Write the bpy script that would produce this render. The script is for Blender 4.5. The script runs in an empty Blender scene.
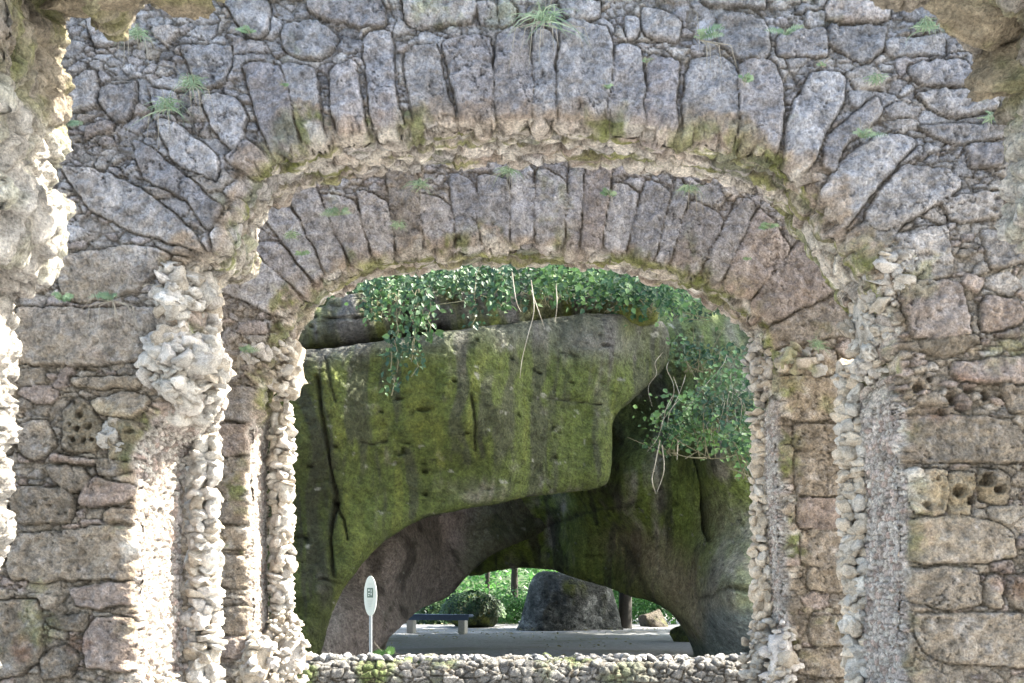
import bpy, math, random
import numpy as np
R = math.radians
random.seed(7); rng = np.random.default_rng(7)
scene = bpy.context.scene
C = scene.collection
# ------------------------------------------------------------ camera, world, sun, exposure
F = 1200.0; HY = 590.0; EYE = 1.15           # focal length in pixels, horizon row, eye height
cam_d = bpy.data.cameras.new('camera'); cam = bpy.data.objects.new('camera', cam_d); C.objects.link(cam)
cam.location = (0, 0, EYE); cam.rotation_euler = (R(90), 0, 0)
cam_d.sensor_width = 36; cam_d.lens = F*36/1024; cam_d.shift_y = (HY-341.5)/1024
cam_d.clip_start = .05; cam_d.clip_end = 600
scene.camera = cam
SUN_EL = 48; SUN_V = (0.95, 0.31)             # horizontal direction towards the sun
W = bpy.data.worlds.new('World'); scene.world = W; W.use_nodes = True
nt = W.node_tree; bg = nt.nodes['Background']
sky = nt.nodes.new('ShaderNodeTexSky'); sky.sky_type = 'NISHITA'; sky.sun_disc = False
sky.sun_elevation = R(SUN_EL); sky.sun_rotation = math.atan2(SUN_V[0], SUN_V[1])
sky.air_density = 1.0; sky.dust_density = 3.0
nt.links.new(sky.outputs[0], bg.inputs[0]); bg.inputs[1].default_value = .15
sl = bpy.data.lights.new('sun', 'SUN'); sl.energy = 4.0; sl.angle = R(.5); sl.color = (1, .96, .92)
so = bpy.data.objects.new('sun', sl); C.objects.link(so)
from mathutils import Vector
ce = math.cos(R(SUN_EL))
so.rotation_euler = Vector((SUN_V[0]*ce, SUN_V[1]*ce, math.sin(R(SUN_EL)))).to_track_quat('Z', 'Y').to_euler()
vs = scene.view_settings
vs.view_transform = 'Standard'; vs.look = 'None'; vs.gamma = 1; vs.use_curve_mapping = False
vs.exposure = 3.0
try:
    vs.use_white_balance = True; vs.white_balance_temperature = 7000; vs.white_balance_tint = 4
except Exception: pass

# ------------------------------------------------------------ numeric helpers
def at(px, py, Y): return ((px-512)/F*Y, Y, EYE+(HY-py)/F*Y)
PERM = rng.permutation(4096).astype(np.int64); RND = rng.random((4096, 4))
def hsh(i, j, k):
    return PERM[(PERM[(PERM[i & 4095] + j) & 4095] + k) & 4095]
def vnoise(x, y, z):
    xi = np.floor(x).astype(np.int64); yi = np.floor(y).astype(np.int64); zi = np.floor(z).astype(np.int64)
    fx = x-xi; fy = y-yi; fz = z-zi
    u = fx*fx*(3-2*fx); v = fy*fy*(3-2*fy); w = fz*fz*(3-2*fz)
    r = 0
    for a in (0, 1):
        wa = u if a else 1-u
        for b in (0, 1):
            wb = v if b else 1-v
            for c in (0, 1):
                wc = w if c else 1-w
                r = r + wa*wb*wc*RND[hsh(xi+a, yi+b, zi+c), 0]
    return r*2-1
def fbm(x, y, z, f, octv=4, gain=.5):
    r = 0; a = 1; t = 0
    for o in range(octv):
        r = r+a*vnoise(x*f+17.3*o, y*f+5.1*o, z*f+9.7*o); t += a; a *= gain; f *= 2.03
    return r/t
def worley(x, y, z, sx, sy, sz, jit=.85):
    """3D cells; returns F1, F2 (in cell units) and the id of the nearest cell"""
    n = x.shape[0]; F1 = np.full(n, 9.); F2 = np.full(n, 9.); ID = np.zeros(n, np.int64)
    X = x/sx; Y = y/sy; Z = z/sz
    xi = np.floor(X).astype(np.int64); yi = np.floor(Y).astype(np.int64); zi = np.floor(Z).astype(np.int64)
    for a in (-1, 0, 1):
        for b in (-1, 0, 1):
            for c in (-1, 0, 1):
                h = hsh(xi+a, yi+b, zi+c); r = RND[h]
                d = np.sqrt((xi+a+.5+(r[:, 1]-.5)*jit-X)**2+(yi+b+.5+(r[:, 2]-.5)*jit-Y)**2+(zi+c+.5+(r[:, 3]-.5)*jit-Z)**2)
                nearer = d < F1
                F2 = np.where(nearer, F1, np.minimum(F2, d)); ID = np.where(nearer, h, ID); F1 = np.where(nearer, d, F1)
    return F1, F2, ID
def sstep(a, b, x):
    t = np.clip((x-a)/(b-a), 0, 1); return t*t*(3-2*t)
def mix(a, b, t):
    return a*(1-t)[:, None]+np.asarray(b)*t[:, None]
def smooth_poly(pts, n=6, closed=True):
    P = np.array(pts, float); m = len(P); out = []
    rg = range(m) if closed else range(m-1)
    for i in rg:
        if closed: p0, p1, p2, p3 = P[(i-1) % m], P[i], P[(i+1) % m], P[(i+2) % m]
        else: p0, p1, p2, p3 = P[max(i-1, 0)], P[i], P[i+1], P[min(i+2, m-1)]
        for k in range(n):
            t = k/n
            out.append(.5*((2*p1)+(-p0+p2)*t+(2*p0-5*p1+4*p2-p3)*t*t+(-p0+3*p1-3*p2+p3)*t**3))
    if not closed: out.append(P[-1])
    return np.array(out)
def lin_poly(P, n):
    P = np.array(P, float); return np.concatenate([P[i]+(P[(i+1) % len(P)]-P[i])*(np.arange(n)/n)[:, None] for i in range(len(P))])
def poly_sd(x, y, P):
    """signed distance, + inside, and nearest boundary point"""
    n = len(P); best = np.full(x.shape, 1e18); nx = np.zeros_like(x); ny = np.zeros_like(x); ins = np.zeros(x.shape, bool)
    for i in range(n):
        ax, ay = P[i]; bx, by = P[(i+1) % n]
        dx, dy = bx-ax, by-ay; L = dx*dx+dy*dy+1e-12
        t = np.clip(((x-ax)*dx+(y-ay)*dy)/L, 0, 1)
        qx = ax+t*dx; qy = ay+t*dy; d = (x-qx)**2+(y-qy)**2
        m = d < best; best = np.where(m, d, best); nx = np.where(m, qx, nx); ny = np.where(m, qy, ny)
        if ay != by:
            c = ((ay > y) != (by > y)) & (x < dx*(y-ay)/dy+ax); ins ^= c
    d = np.sqrt(best)
    return np.where(ins, d, -d), nx, ny

# ------------------------------------------------------------ object helpers
def link(o, parent=None, **props):
    C.objects.link(o)
    if parent is not None: o.parent = parent
    for k, v in props.items(): o[k] = v
    return o
def root(name, label, cat, loc=(0, 0, 0), group=None):
    o = bpy.data.objects.new(name, None); C.objects.link(o); o.location = loc; o.empty_display_size = .2
    tag(o, label, cat, group); return o
def tag(o, label=None, cat=None, group=None, kind=None):
    if label: o['label'] = label
    if cat: o['category'] = cat
    if group: o['group'] = group
    if kind: o['kind'] = kind
    return o
def npmesh(name, V, Fc, mat, parent=None, col=None, smooth=True, nside=None):
    """V (n,3), Fc (m,k) quads or tris"""
    V = np.asarray(V, np.float32); Fc = np.asarray(Fc, np.int32)
    me = bpy.data.meshes.new(name); k = Fc.shape[1]
    me.vertices.add(len(V)); me.vertices.foreach_set('co', V.ravel())
    me.loops.add(Fc.size); me.loops.foreach_set('vertex_index', Fc.ravel())
    me.polygons.add(len(Fc)); me.polygons.foreach_set('loop_start', np.arange(0, Fc.size, k, dtype=np.int32))
    me.polygons.foreach_set('loop_total', np.full(len(Fc), k, np.int32))
    me.polygons.foreach_set('use_smooth', np.full(len(Fc), smooth, bool))
    me.update(calc_edges=True)
    if col is not None:
        a = me.color_attributes.new('Col', 'FLOAT_COLOR', 'POINT')
        c = np.ones((len(V), 4), np.float32); c[:, :3] = col; a.data.foreach_set('color', c.ravel())
    me.materials.append(mat)
    o = bpy.data.objects.new(name, me); C.objects.link(o)
    if parent is not None:
        o.parent = parent
        o.matrix_parent_inverse = parent.matrix_basis.inverted()
    return o
def compact(V, Fc, *arr):
    used = np.zeros(len(V), bool); used[Fc.ravel()] = True
    idx = np.cumsum(used)-1
    return (V[used], idx[Fc])+tuple(a[used] for a in arr)

# ------------------------------------------------------------ materials
def N(t, typ, **kw):
    n = t.nodes.new(typ)
    for k, v in kw.items():
        if k in n.inputs: n.inputs[k].default_value = v
        else: setattr(n, k, v)
    return n
def stone_mat(name, bump=.5, fine=110, contrast=.55, rough=.92, dist=.012):
    m = bpy.data.materials.new(name); m.use_nodes = True; t = m.node_tree; b = t.nodes['Principled BSDF']
    b.inputs['Roughness'].default_value = rough; b.inputs['Specular IOR Level'].default_value = .25
    ca = N(t, 'ShaderNodeVertexColor', layer_name='Col'); tc = N(t, 'ShaderNodeTexCoord')
    n1 = N(t, 'ShaderNodeTexNoise', Scale=9., Detail=9., Roughness=.68); n2 = N(t, 'ShaderNodeTexNoise', Scale=fine, Detail=6., Roughness=.7)
    n3 = N(t, 'ShaderNodeTexVoronoi', Scale=fine*.45)
    for n in (n1, n2, n3): t.links.new(tc.outputs['Object'], n.inputs['Vector'])
    r1 = N(t, 'ShaderNodeMapRange'); r1.inputs[1].default_value = .3; r1.inputs[2].default_value = .7
    r1.inputs[3].default_value = 1-contrast*.55; r1.inputs[4].default_value = 1+contrast*.6
    t.links.new(n1.outputs[0], r1.inputs[0])
    r2 = N(t, 'ShaderNodeMapRange'); r2.inputs[1].default_value = .3; r2.inputs[2].default_value = .7
    r2.inputs[3].default_value = 1-contrast*.6; r2.inputs[4].default_value = 1+contrast*.55
    t.links.new(n2.outputs[0], r2.inputs[0])
    mu = N(t, 'ShaderNodeMath', operation='MULTIPLY'); t.links.new(r1.outputs[0], mu.inputs[0]); t.links.new(r2.outputs[0], mu.inputs[1])
    mx = N(t, 'ShaderNodeVectorMath', operation='SCALE'); t.links.new(ca.outputs[0], mx.inputs[0]); t.links.new(mu.outputs[0], mx.inputs['Scale'])
    t.links.new(mx.outputs[0], b.inputs['Base Color'])
    ad = N(t, 'ShaderNodeMath', operation='MULTIPLY_ADD'); t.links.new(n3.outputs[0], ad.inputs[0]); ad.inputs[1].default_value = .35
    t.links.new(n2.outputs[0], ad.inputs[2])
    ad2 = N(t, 'ShaderNodeMath', operation='MULTIPLY_ADD'); t.links.new(n1.outputs[0], ad2.inputs[0]); ad2.inputs[1].default_value = 2.2
    t.links.new(ad.outputs[0], ad2.inputs[2])
    bp = N(t, 'ShaderNodeBump', Strength=bump, Distance=dist); t.links.new(ad2.outputs[0], bp.inputs['Height']); t.links.new(bp.outputs[0], b.inputs['Normal'])
    return m
M_STONE = stone_mat('weathered_limestone', 1., 58, .9, .92, .055)
M_ROCK = stone_mat('mossy_sandstone', 1., 30, .9, .88, .09)
M_PEB = stone_mat('encrusted_tufa', 1., 90, .6, .92, .022)
def leaf_mat(name, c, c2, trans=.35, rough=.5):
    m = bpy.data.materials.new(name); m.use_nodes = True; t = m.node_tree; b = t.nodes['Principled BSDF']; out = t.nodes['Material Output']
    ca = N(t, 'ShaderNodeVertexColor', layer_name='Col')
    rp = N(t, 'ShaderNodeMix', data_type='RGBA'); rp.inputs[6].default_value = (*c, 1); rp.inputs[7].default_value = (*c2, 1)
    t.links.new(ca.outputs[0], rp.inputs[0]); t.links.new(rp.outputs[2], b.inputs['Base Color']); b.inputs['Roughness'].default_value = rough
    tr = N(t, 'ShaderNodeBsdfTranslucent'); t.links.new(rp.outputs[2], tr.inputs[0])
    ms = N(t, 'ShaderNodeMixShader'); ms.inputs[0].default_value = trans
    t.links.new(b.outputs[0], ms.inputs[1]); t.links.new(tr.outputs[0], ms.inputs[2]); t.links.new(ms.outputs[0], out.inputs[0])
    return m
L_IVY = leaf_mat('ivy_leaf', (.012, .042, .016), (.095, .185, .055), .25, .6)
L_FRESH = leaf_mat('fresh_leaf', (.018, .06, .022), (.15, .27, .07), .3, .6)
L_HERB = leaf_mat('herb_leaf', (.13, .22, .11), (.32, .42, .24), .35)
L_FERN = leaf_mat('fern_leaf', (.13, .21, .12), (.36, .44, .28), .4)
L_DRY = leaf_mat('dry_blade', (.22, .22, .12), (.36, .33, .2), .3)
L_WOOD = leaf_mat('woodland_leaf', (.05, .14, .04), (.12, .28, .06), .45)
L_PALE = leaf_mat('pale_leaf', (.26, .30, .10), (.5, .5, .2), .45)
def plain(name, c, rough=.7, metal=0, bump=0, scale=30, var=.3):
    m = bpy.data.materials.new(name); m.use_nodes = True; t = m.node_tree; b = t.nodes['Principled BSDF']
    b.inputs['Roughness'].default_value = rough; b.inputs['Metallic'].default_value = metal
    tc = N(t, 'ShaderNodeTexCoord'); n = N(t, 'ShaderNodeTexNoise', Scale=scale, Detail=6.); t.links.new(tc.outputs['Object'], n.inputs['Vector'])
    rp = N(t, 'ShaderNodeMix', data_type='RGBA'); rp.inputs[6].default_value = (*[x*(1-var) for x in c], 1); rp.inputs[7].default_value = (*[min(1, x*(1+var)) for x in c], 1)
    t.links.new(n.outputs[0], rp.inputs[0]); t.links.new(rp.outputs[2], b.inputs['Base Color'])
    if bump:
        bp = N(t, 'ShaderNodeBump', Strength=bump, Distance=.02); t.links.new(n.outputs[0], bp.inputs['Height']); t.links.new(bp.outputs[0], b.inputs['Normal'])
    return m

# ------------------------------------------------------------ the sheet builder: a wall or rock face that folds back round its edges
def sheet(bbox, step, contour, solid_out, Yf, depth, r, hfun, closed=False, splay=None):
    xs = np.arange(bbox[0], bbox[2]+step, step); ys = np.arange(bbox[1], bbox[3]+step, step)
    GX, GY = np.meshgrid(xs, ys); x = GX.ravel(); y = GY.ravel()
    P = contour
    sd, nx, ny = poly_sd(x, y, P)
    if solid_out: sd = -sd
    void = sd < 0
    bx = np.where(void, nx, x); by = np.where(void, ny, y)
    Yb = Yf(bx, by); k = Yb/F
    dm = np.abs(sd)*k
    # smooth direction that points out of the solid
    ex = np.where(void, x-nx, nx-x); ey = np.where(void, y-ny, ny-y); L = np.hypot(ex, ey)+1e-6
    ex /= L; ey /= L
    c = np.clip((r-dm)/r, 0, 1)
    yo = np.where(void, r+dm, r-np.sqrt(np.maximum(r*r-(c*r)**2, 0)))
    s = np.where(void, 1., c); cn = np.sqrt(1-s*s)
    nrm = np.stack([ex*s, -cn, -ey*s], 1)
    pos = np.stack([(bx-512)/F*Yb, Yb+np.minimum(yo, depth), EYE+(HY-by)/F*Yb], 1)
    keep = (sd > -2.2*step)
    idx = np.where(keep)[0]
    h = np.zeros(len(x)); col = np.zeros((len(x), 3))
    hh, cc = hfun(pos[idx], bx[idx], by[idx], sd[idx], s[idx]); h[idx] = hh; col[idx] = cc
    V = pos+nrm*h[:, None]
    W_, H_ = len(xs), len(ys)
    a = (np.arange(H_-1)[:, None]*W_+np.arange(W_-1)[None, :]).ravel()
    Fc = np.stack([a, a+W_, a+W_+1, a+1], 1)
    Fc = Fc[keep[Fc].all(1)]
    V, Fc, col = compact(V, Fc, col)
    # the reveal, soffit or underside: a strip along the contour running back in depth
    Q = P if closed is False else np.vstack([P, P[:1]])
    dd = np.r_[0, np.cumsum(np.hypot(*np.diff(Q, axis=0).T))]; m = int(dd[-1]/step)+1; t = np.linspace(0, dd[-1], m)
    qx = np.interp(t, dd, Q[:, 0]); qy = np.interp(t, dd, Q[:, 1])
    tx = np.gradient(qx); ty = np.gradient(qy); L = np.hypot(tx, ty)+1e-9; ox, oy = ty/L, -tx/L
    area = np.sum(P[:, 0]*np.roll(P[:, 1], -1)-np.roll(P[:, 0], -1)*P[:, 1])
    sg = 1 if area > 0 else -1            # +1: (ty,-tx) points out of the polygon
    if solid_out: sg = -sg
    ox *= sg; oy *= sg
    for _ in range(6):
        ox = (np.r_[ox[:1], ox[:-1]]+ox+np.r_[ox[1:], ox[-1:]])/3; oy = (np.r_[oy[:1], oy[:-1]]+oy+np.r_[oy[1:], oy[-1:]])/3
    L = np.hypot(ox, oy)+1e-6; ox /= L; oy /= L
    Yq = Yf(qx, qy); kk = float(np.mean(Yq))/F; rows = max(4, int((depth-r*.8)/(step*kk*1.1))); rows = min(rows, 260)
    dz = np.linspace(r*.80, depth, rows); I, J = np.meshgrid(np.arange(rows), np.arange(m), indexing='ij'); I = I.ravel(); J = J.ravel()
    pos = np.stack([(qx[J]-512)/F*Yq[J], Yq[J]+dz[I], EYE+(HY-qy[J])/F*Yq[J]], 1)
    sdv = -np.maximum(dz[I]-r, 0)/(Yq[J]/F)
    h2, c2 = hfun(pos, qx[J], qy[J], sdv, np.ones(len(I)))
    rr = np.clip(1-dz[I]/r, 0, 1); ins = r*(1-np.sqrt(1-rr**2))     # follows the rounded corner
    sp_ = 0 if splay is None else splay(pos)*np.maximum(dz[I]-r*.8, 0)
    V2 = pos+np.stack([ox[J], 0*ox[J], -oy[J]], 1)*(h2-ins+sp_)[:, None]
    a = (np.arange(rows-1)[:, None]*m+np.arange(m-1)[None, :]).ravel(); F2 = np.stack([a, a+1, a+m+1, a+m], 1)
    return np.vstack([V, V2]), np.vstack([Fc, F2+len(V)]), np.vstack([col, c2])

# ------------------------------------------------------------ rubble masonry
GREY = np.array([.365, .355, .368]); BROWN = np.array([.34, .27, .195]); TAN = np.array([.40, .345, .28])
CREAM = np.array([.50, .46, .41]); MOSS = np.array([.13, .15, .035]); RUST = np.array([.34, .17, .10]); DIRT = np.array([.13, .105, .075])
def masonry(pos, bx, by, sd, s, polys, pits=(), size=.085, k=150., brown=None, pebble=None, big=.04, edge_tan=26):
    x, y, z = pos.T; n = len(x)
    # filler stones, two sizes
    wx = fbm(x, y, z, 6, 2)*.02; wz = fbm(x+9, y, z, 6, 2)*.02
    F1, F2, ID = worley(x+wx, y*1., z+wz, size*1.25, size*1.6, size*.62)
    wx = wx+fbm(x, y, z, 30, 2)*.006; wz = wz+fbm(x, y, z+5, 30, 2)*.006
    F1b, F2b, IDb = worley(x-wx+3, y*1., z+wz, size*2.6, size*2.6, size*1.35)
    sel = RND[IDb, 1] < .42
    d = np.where(sel, (F2b-F1b)*size*1.35, (F2-F1)*size*.62)
    ID = np.where(sel, IDb+1000, ID) & 4095
    rr = RND[ID]
    amp = np.where(sel, .034, .025)
    tl = (rr[:, 1]-.5)*.5*(F1*size)*np.sin(rr[:, 3]*6.28+x*3/size*.2)
    h = amp*(1-np.exp(-d/.005))*(1+.6*(rr[:, 2]-.5))+(rr[:, 0]-.5)*.026*sstep(0, .008, d)+tl*.5
    gap = sstep(0, .008, d)
    # large traced stones
    qx = bx+fbm(x, y, z, 8, 4, .6)*.027*k; qy = by+fbm(x+5, y, z+7, 8, 4, .6)*.027*k
    inside = np.zeros(n, bool); pd = np.full(n, 99.)
    for i, P in enumerate(polys):
        P = np.array(P, float); x0, y0 = P.min(0)-6; x1, y1 = P.max(0)+6
        m = np.where((qx > x0) & (qx < x1) & (qy > y0) & (qy < y1) & ~inside)[0]
        if not len(m): continue
        cx, cy = P.mean(0)
        q, _, _ = poly_sd(qx[m], qy[m], .5*smooth_poly(P, 4)+.5*lin_poly(P, 4)); q = q+.45
        inn = q > 0; mi = m[inn]
        inside[mi] = True
        hid = int(cx*31+cy*17) & 4095; r4 = RND[hid]
        dd = q[inn]/k
        tilt = (r4[1]-.5)*.0005*(qx[mi]-cx)+(r4[2]-.5)*.0006*(qy[mi]-cy)
        h[mi] = big*(1-np.exp(-dd/.006))*.86+.018*(r4[0]-.3)+tilt
        gap[mi] = sstep(0, .010, dd); ID[mi] = hid
        mo = m[~inn]; pd[mo] = np.minimum(pd[mo], -q[~inn])
    near = sstep(0, 2.2, pd)
    h = np.where(inside, h, h*near+(1-near)*-.004); gap = np.where(inside, gap, gap*near)
    for (ppx, ppy, pr, pdp) in pits:
        m = (np.abs(bx-ppx) < pr*2) & (np.abs(by-ppy) < pr*2)
        dd = np.hypot(bx[m]-ppx, (by[m]-ppy))/pr+fbm(x[m], y[m], z[m], 16, 3)*.9
        h[m] -= pdp*(1-sstep(.55, 1.05, dd)); h[m] += .012*np.exp(-((dd-1.2)/.25)**2)
    rough = fbm(x, y, z, 7, 5, .6)
    ridg = 1-np.abs(fbm(x+3, y, z+1, 11, 4, .55))*2
    pocks = sstep(.35, .6, fbm(x, y+8, z, 24, 2))
    fine = fbm(x+2, y+1, z, 30, 3, .7); terr = fbm(x, y+4, z*1.6, 10, 3); terr = np.floor(terr*5+fine*.8)/5
    h = h+rough*.036*np.where(inside, 1, .6)+ridg*.018*np.where(inside, 1, .6)-pocks*.014*np.where(inside, 1, .6)+fine*.012+terr*.018*inside+s*fbm(x, y*1.5, z, 3.5, 4, .6)*.05
    if s.max() > .4:
        m = np.where((s > .35) & (z > 2.6))[0]
        K1, K2, KI = worley(x[m], y[m], z[m], .17, .15, .17); kd = (K2-K1)*.16; kr = RND[KI]; wgt = sstep(.35, .8, s[m])
        hk = .035*(1-np.exp(-kd/.015))+(kr[:, 0]-.5)*.06+rough[m]*.05
        h[m] = h[m]*(1-wgt)+hk*wgt; gap[m] = gap[m]*(1-wgt)+sstep(0, .012, kd)*wgt; ID[m] = np.where(wgt > .5, KI, ID[m])
    # fine fractures and flaked facets
    fr_ = np.abs(fbm(x+60, y, z, 5, 4, .55)); crk = (1-sstep(.004, .022, fr_))*sstep(-.1, .2, fbm(x+70, y, z, 2, 2)); h -= crk*.014
    h += (1-2*np.abs(fbm(x+33, y, z, 4.5, 4, .6)))*.022*inside
    # colour of the stone itself
    r = RND[ID]
    lo = fbm(x, y, z, 1.1, 3)
    w = np.clip(brown(bx, by)+lo*.5+(r[:, 1]-.5)*.55, 0, 1) if brown else np.clip(.5+lo+(r[:, 1]-.5)*.5, 0, 1)
    col = mix(np.repeat(GREY[None], n, 0), BROWN*1.12, w)
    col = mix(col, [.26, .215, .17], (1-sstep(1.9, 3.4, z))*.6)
    col = mix(col, TAN, np.clip((r[:, 2]-.7)*2.2, 0, .7)*(~inside))
    # broken, unweathered undersides near the opening
    e = sd+fbm(x, y, z, 4, 4, .6)*26+(r[:, 2]-.5)*16
    t = (1-sstep(edge_tan-10, edge_tan, e))
    pale = sstep(-.3, .15, fbm(x+20, y*1.5, z, 5, 4, .6))
    col = mix(col, [.38, .29, .21], t*.7)
    und = t*(1-sstep(-2, 12, e))
    col = mix(col, CREAM*1.25, und*pale)
    ln = sstep(.05, .25, fbm(x*1.3+8, y*6, z*2+3, 1.6, 4, .6)); sf = sstep(.4, .9, s)*(z > 2.6)
    col = mix(col, [.60, .54, .46], sf*.55*sstep(-.25, .2, fbm(x+12, y, z, 3.2, 4, .6))); col = mix(col, [.20, .215, .05], sf*ln*.8)
    ms = sstep(.02, .26, fbm(x+4, y+2, z, 4.5, 4, .6))*np.exp(-((e+2)/16.)**2)
    col = mix(col, MOSS*1.2, ms*.85)
    ms2 = sstep(.30, .5, fbm(x+40, y+2, z, 2.2, 5, .62)); col = mix(col, MOSS*1.7, ms2*.35)
    rust = sstep(.5, .75, fbm(x+14, y+2, z, 2.6, 3))*.5*w; col = mix(col, RUST, rust)
    lich = sstep(.05, .45, fbm(x, y+3, z, 14, 5, .7)); col = mix(col, [.52, .50, .50], lich*.5*(1-t)*(1-.45*w))
    dk = sstep(.1, .4, fbm(x+31, y+3, z, 19, 4, .7)); col = mix(col, col*.5, dk*.7)
    patch = sstep(-.05, .25, fbm(x+51, y, z, 4.2, 5, .65)); col = mix(col, [.56, .54, .55], patch*.34*(1-t)*r[:, 0]*(1-.6*w))
    col = mix(col, [.40, .30, .27], (r[:, 0] > .80)*.45*(.3+.7*w)); col = mix(col, [.33, .34, .40], (r[:, 1] > .82)*.4*(1-w))
    col = mix(col, col*.35, crk*.8)
    if len(pits):
        for (ex, ey, rx_, ry_, ec) in ((96, 428, 36, 30, (.44, .36, .24)), (935, 395, 52, 20, (.46, .22, .12)), (955, 494, 52, 24, (.36, .28, .17))):
            e2 = np.exp(-(((bx-ex)/rx_)**2+((by-ey)/ry_)**2)**2); col = mix(col, ec, e2*.7*inside)
    col *= (.78+.44*r[:, 3])[:, None]
    col = mix(col, DIRT*1.1, (1-gap)*.75)
    if pebble is not None:
        pm, psz = pebble(pos, bx, by, sd, s)
        G1, G2, GI = worley(x, y, z, psz, psz, psz*.8)
        dp = (G2-G1)*psz; g = RND[GI]
        hp = .028*(1-np.exp(-dp/.006))+(g[:, 0]-.5)*.016+rough*.03
        pc = mix(np.repeat(CREAM[None]*1.3, n, 0), [.50, .42, .38], g[:, 1])
        pc = mix(pc, [.48, .33, .27], (g[:, 2] > .85)*.6); pc = mix(pc, [.24, .20, .16], (1-sstep(0, .010, dp))*.85)
        h = h*(1-pm)+hp*pm; col = mix(col, pc*(.85+.3*g[:, 3])[:, None], pm)
    return h, np.clip(col, 0.01, .75)

def back_face(bbox, contour, Yf, depth, step=9):
    """closes a wall at the rear"""
    xs = np.arange(bbox[0], bbox[2]+1, step); ys = np.arange(bbox[1], bbox[3]+1, step)
    GX, GY = np.meshgrid(xs, ys); x = GX.ravel(); y = GY.ravel()
    sd, nx, ny = poly_sd(x, y, contour); Yb = Yf(x, y); v = (sd > 0); x = np.where(v & (sd < step*1.5), nx, x); y = np.where(v & (sd < step*1.5), ny, y)
    P = np.stack([(x-512)/F*Yb, Yb+depth, EYE+(HY-y)/F*Yb], 1); W_, H_ = len(xs), len(ys)
    a = (np.arange(H_-1)[:, None]*W_+np.arange(W_-1)[None, :]).ravel(); Fc = np.stack([a, a+W_, a+W_+1, a+1], 1)
    Fc = Fc[(sd[Fc] < step*1.5).all(1)]
    return P, Fc

# rough stones as solids: one noisy sphere per stone, joined into one mesh
def ico(sub):
    import bmesh
    bm = bmesh.new(); bmesh.ops.create_icosphere(bm, subdivisions=sub, radius=1)
    V = np.array([v.co[:] for v in bm.verts]); Fc = np.array([[v.index for v in f.verts] for f in bm.faces]); bm.free(); return V, Fc
ICO = {k: ico(k) for k in (2, 3, 4, 5)}
def rot_rand(g, tilt=1.):
    from mathutils import Euler
    return np.array(Euler((g.uniform(-1, 1)*tilt, g.uniform(-1, 1)*tilt, g.uniform(0, 6.28))).to_matrix())
def lumps(name, specs, mat, parent, seed=1, sub=3, rough=.22, angular=.35, cols=None, moss=.0, holes=0.):
    """specs: (x,y,z, rx,ry,rz)"""
    g = np.random.default_rng(seed); V0, F0 = ICO[sub]; Vs = []; Fs = []; Cs = []; off = 0
    for q in specs:
        c = np.array(q[:3]); rad = np.array(q[3:6]); Rm = rot_rand(g, .5 if len(q) < 7 else q[6])
        v = V0.copy()
        # squash towards a few random planes: an angular broken stone
        for _ in range(11):
            nn = g.normal(size=3); nn /= np.linalg.norm(nn); lim = g.uniform(.45, .85); dpt = v@nn
            v = v-np.maximum(dpt-lim, 0)[:, None]*nn*(1-.12*angular)
        o = g.uniform(0, 50, 3); w = v+o
        nz = fbm(w[:, 0], w[:, 1], w[:, 2], 1.6, 5, .68)
        hz = sstep(.25, .5, fbm(w[:, 0]+7, w[:, 1], w[:, 2], 3.0, 2))*holes
        v = v*(1+nz*rough*2-hz*.25)[:, None]
        v = (v*rad)@Rm.T+c
        base = (cols or [CREAM*1.15, TAN*1.25, np.array([.54, .49, .44]), CREAM])[g.integers(0, len(cols) if cols else 4)]
        cc = np.repeat((np.array(base)*g.uniform(.8, 1.15))[None], len(v), 0)
        cc = mix(cc, DIRT*1.3, np.clip(hz*1.5+(nz < -.35)*.3, 0, .8))
        if moss: cc = mix(cc, MOSS*1.4, sstep(.0, .4, fbm(v[:, 0], v[:, 1], v[:, 2], 5, 3))*moss)
        Vs.append(v); Fs.append(F0+off); Cs.append(cc); off += len(v)
    return npmesh(name, np.concatenate(Vs), np.concatenate(Fs), mat, parent, np.concatenate(Cs))
def column(name, X, Y, z0, z1, r, parent, seed, drift=0., cols=None):
    g = np.random.default_rng(seed); sp = []; z = z0
    while z < z1:
        hgt = g.uniform(.035, .12); a0 = g.uniform(0, 6.28); nn = g.integers(4, 6)
        rr = r*g.uniform(.85, 1.12); cx = X+drift*(z-z0)+g.uniform(-.008, .008)
        for i in range(nn):
            a = a0+i*6.283/nn+g.uniform(-.25, .25); q = rr*.62
            sp.append((cx+math.cos(a)*q, Y+math.sin(a)*q, z+hgt/2+g.uniform(-.012, .012), r*.62*g.uniform(.75, 1.2), r*.62*g.uniform(.75, 1.2), hgt*.72, .5))
        z += hgt*.80
    return lumps(name, sp, M_PEB, parent, seed, 3, .34, .6, cols)
def cluster(name, c, rad, n, size, parent, seed, sub=3, cols=None, moss=0., holes=0., shell=.72, flat=.75, core=True):
    g = np.random.default_rng(seed); sp = []
    c = np.array(c); rad = np.array(rad)
    if core: sp.append((*c, *(rad*.9), .1))
    for i in range(n):
        d = g.normal(size=3); d /= np.linalg.norm(d)
        if d[1] > .5: d[1] = -d[1]
        p = c+d*rad*g.uniform(shell, 1); s = size[0]+(size[1]-size[0])*g.random()**2.2
        sp.append((*p, s*g.uniform(.8, 1.3), s*g.uniform(.7, 1.1), s*flat*g.uniform(.7, 1.1), .5))
    return lumps(name, sp, M_PEB, parent, seed+1, sub, .34, .4, cols, moss, holes)

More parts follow.
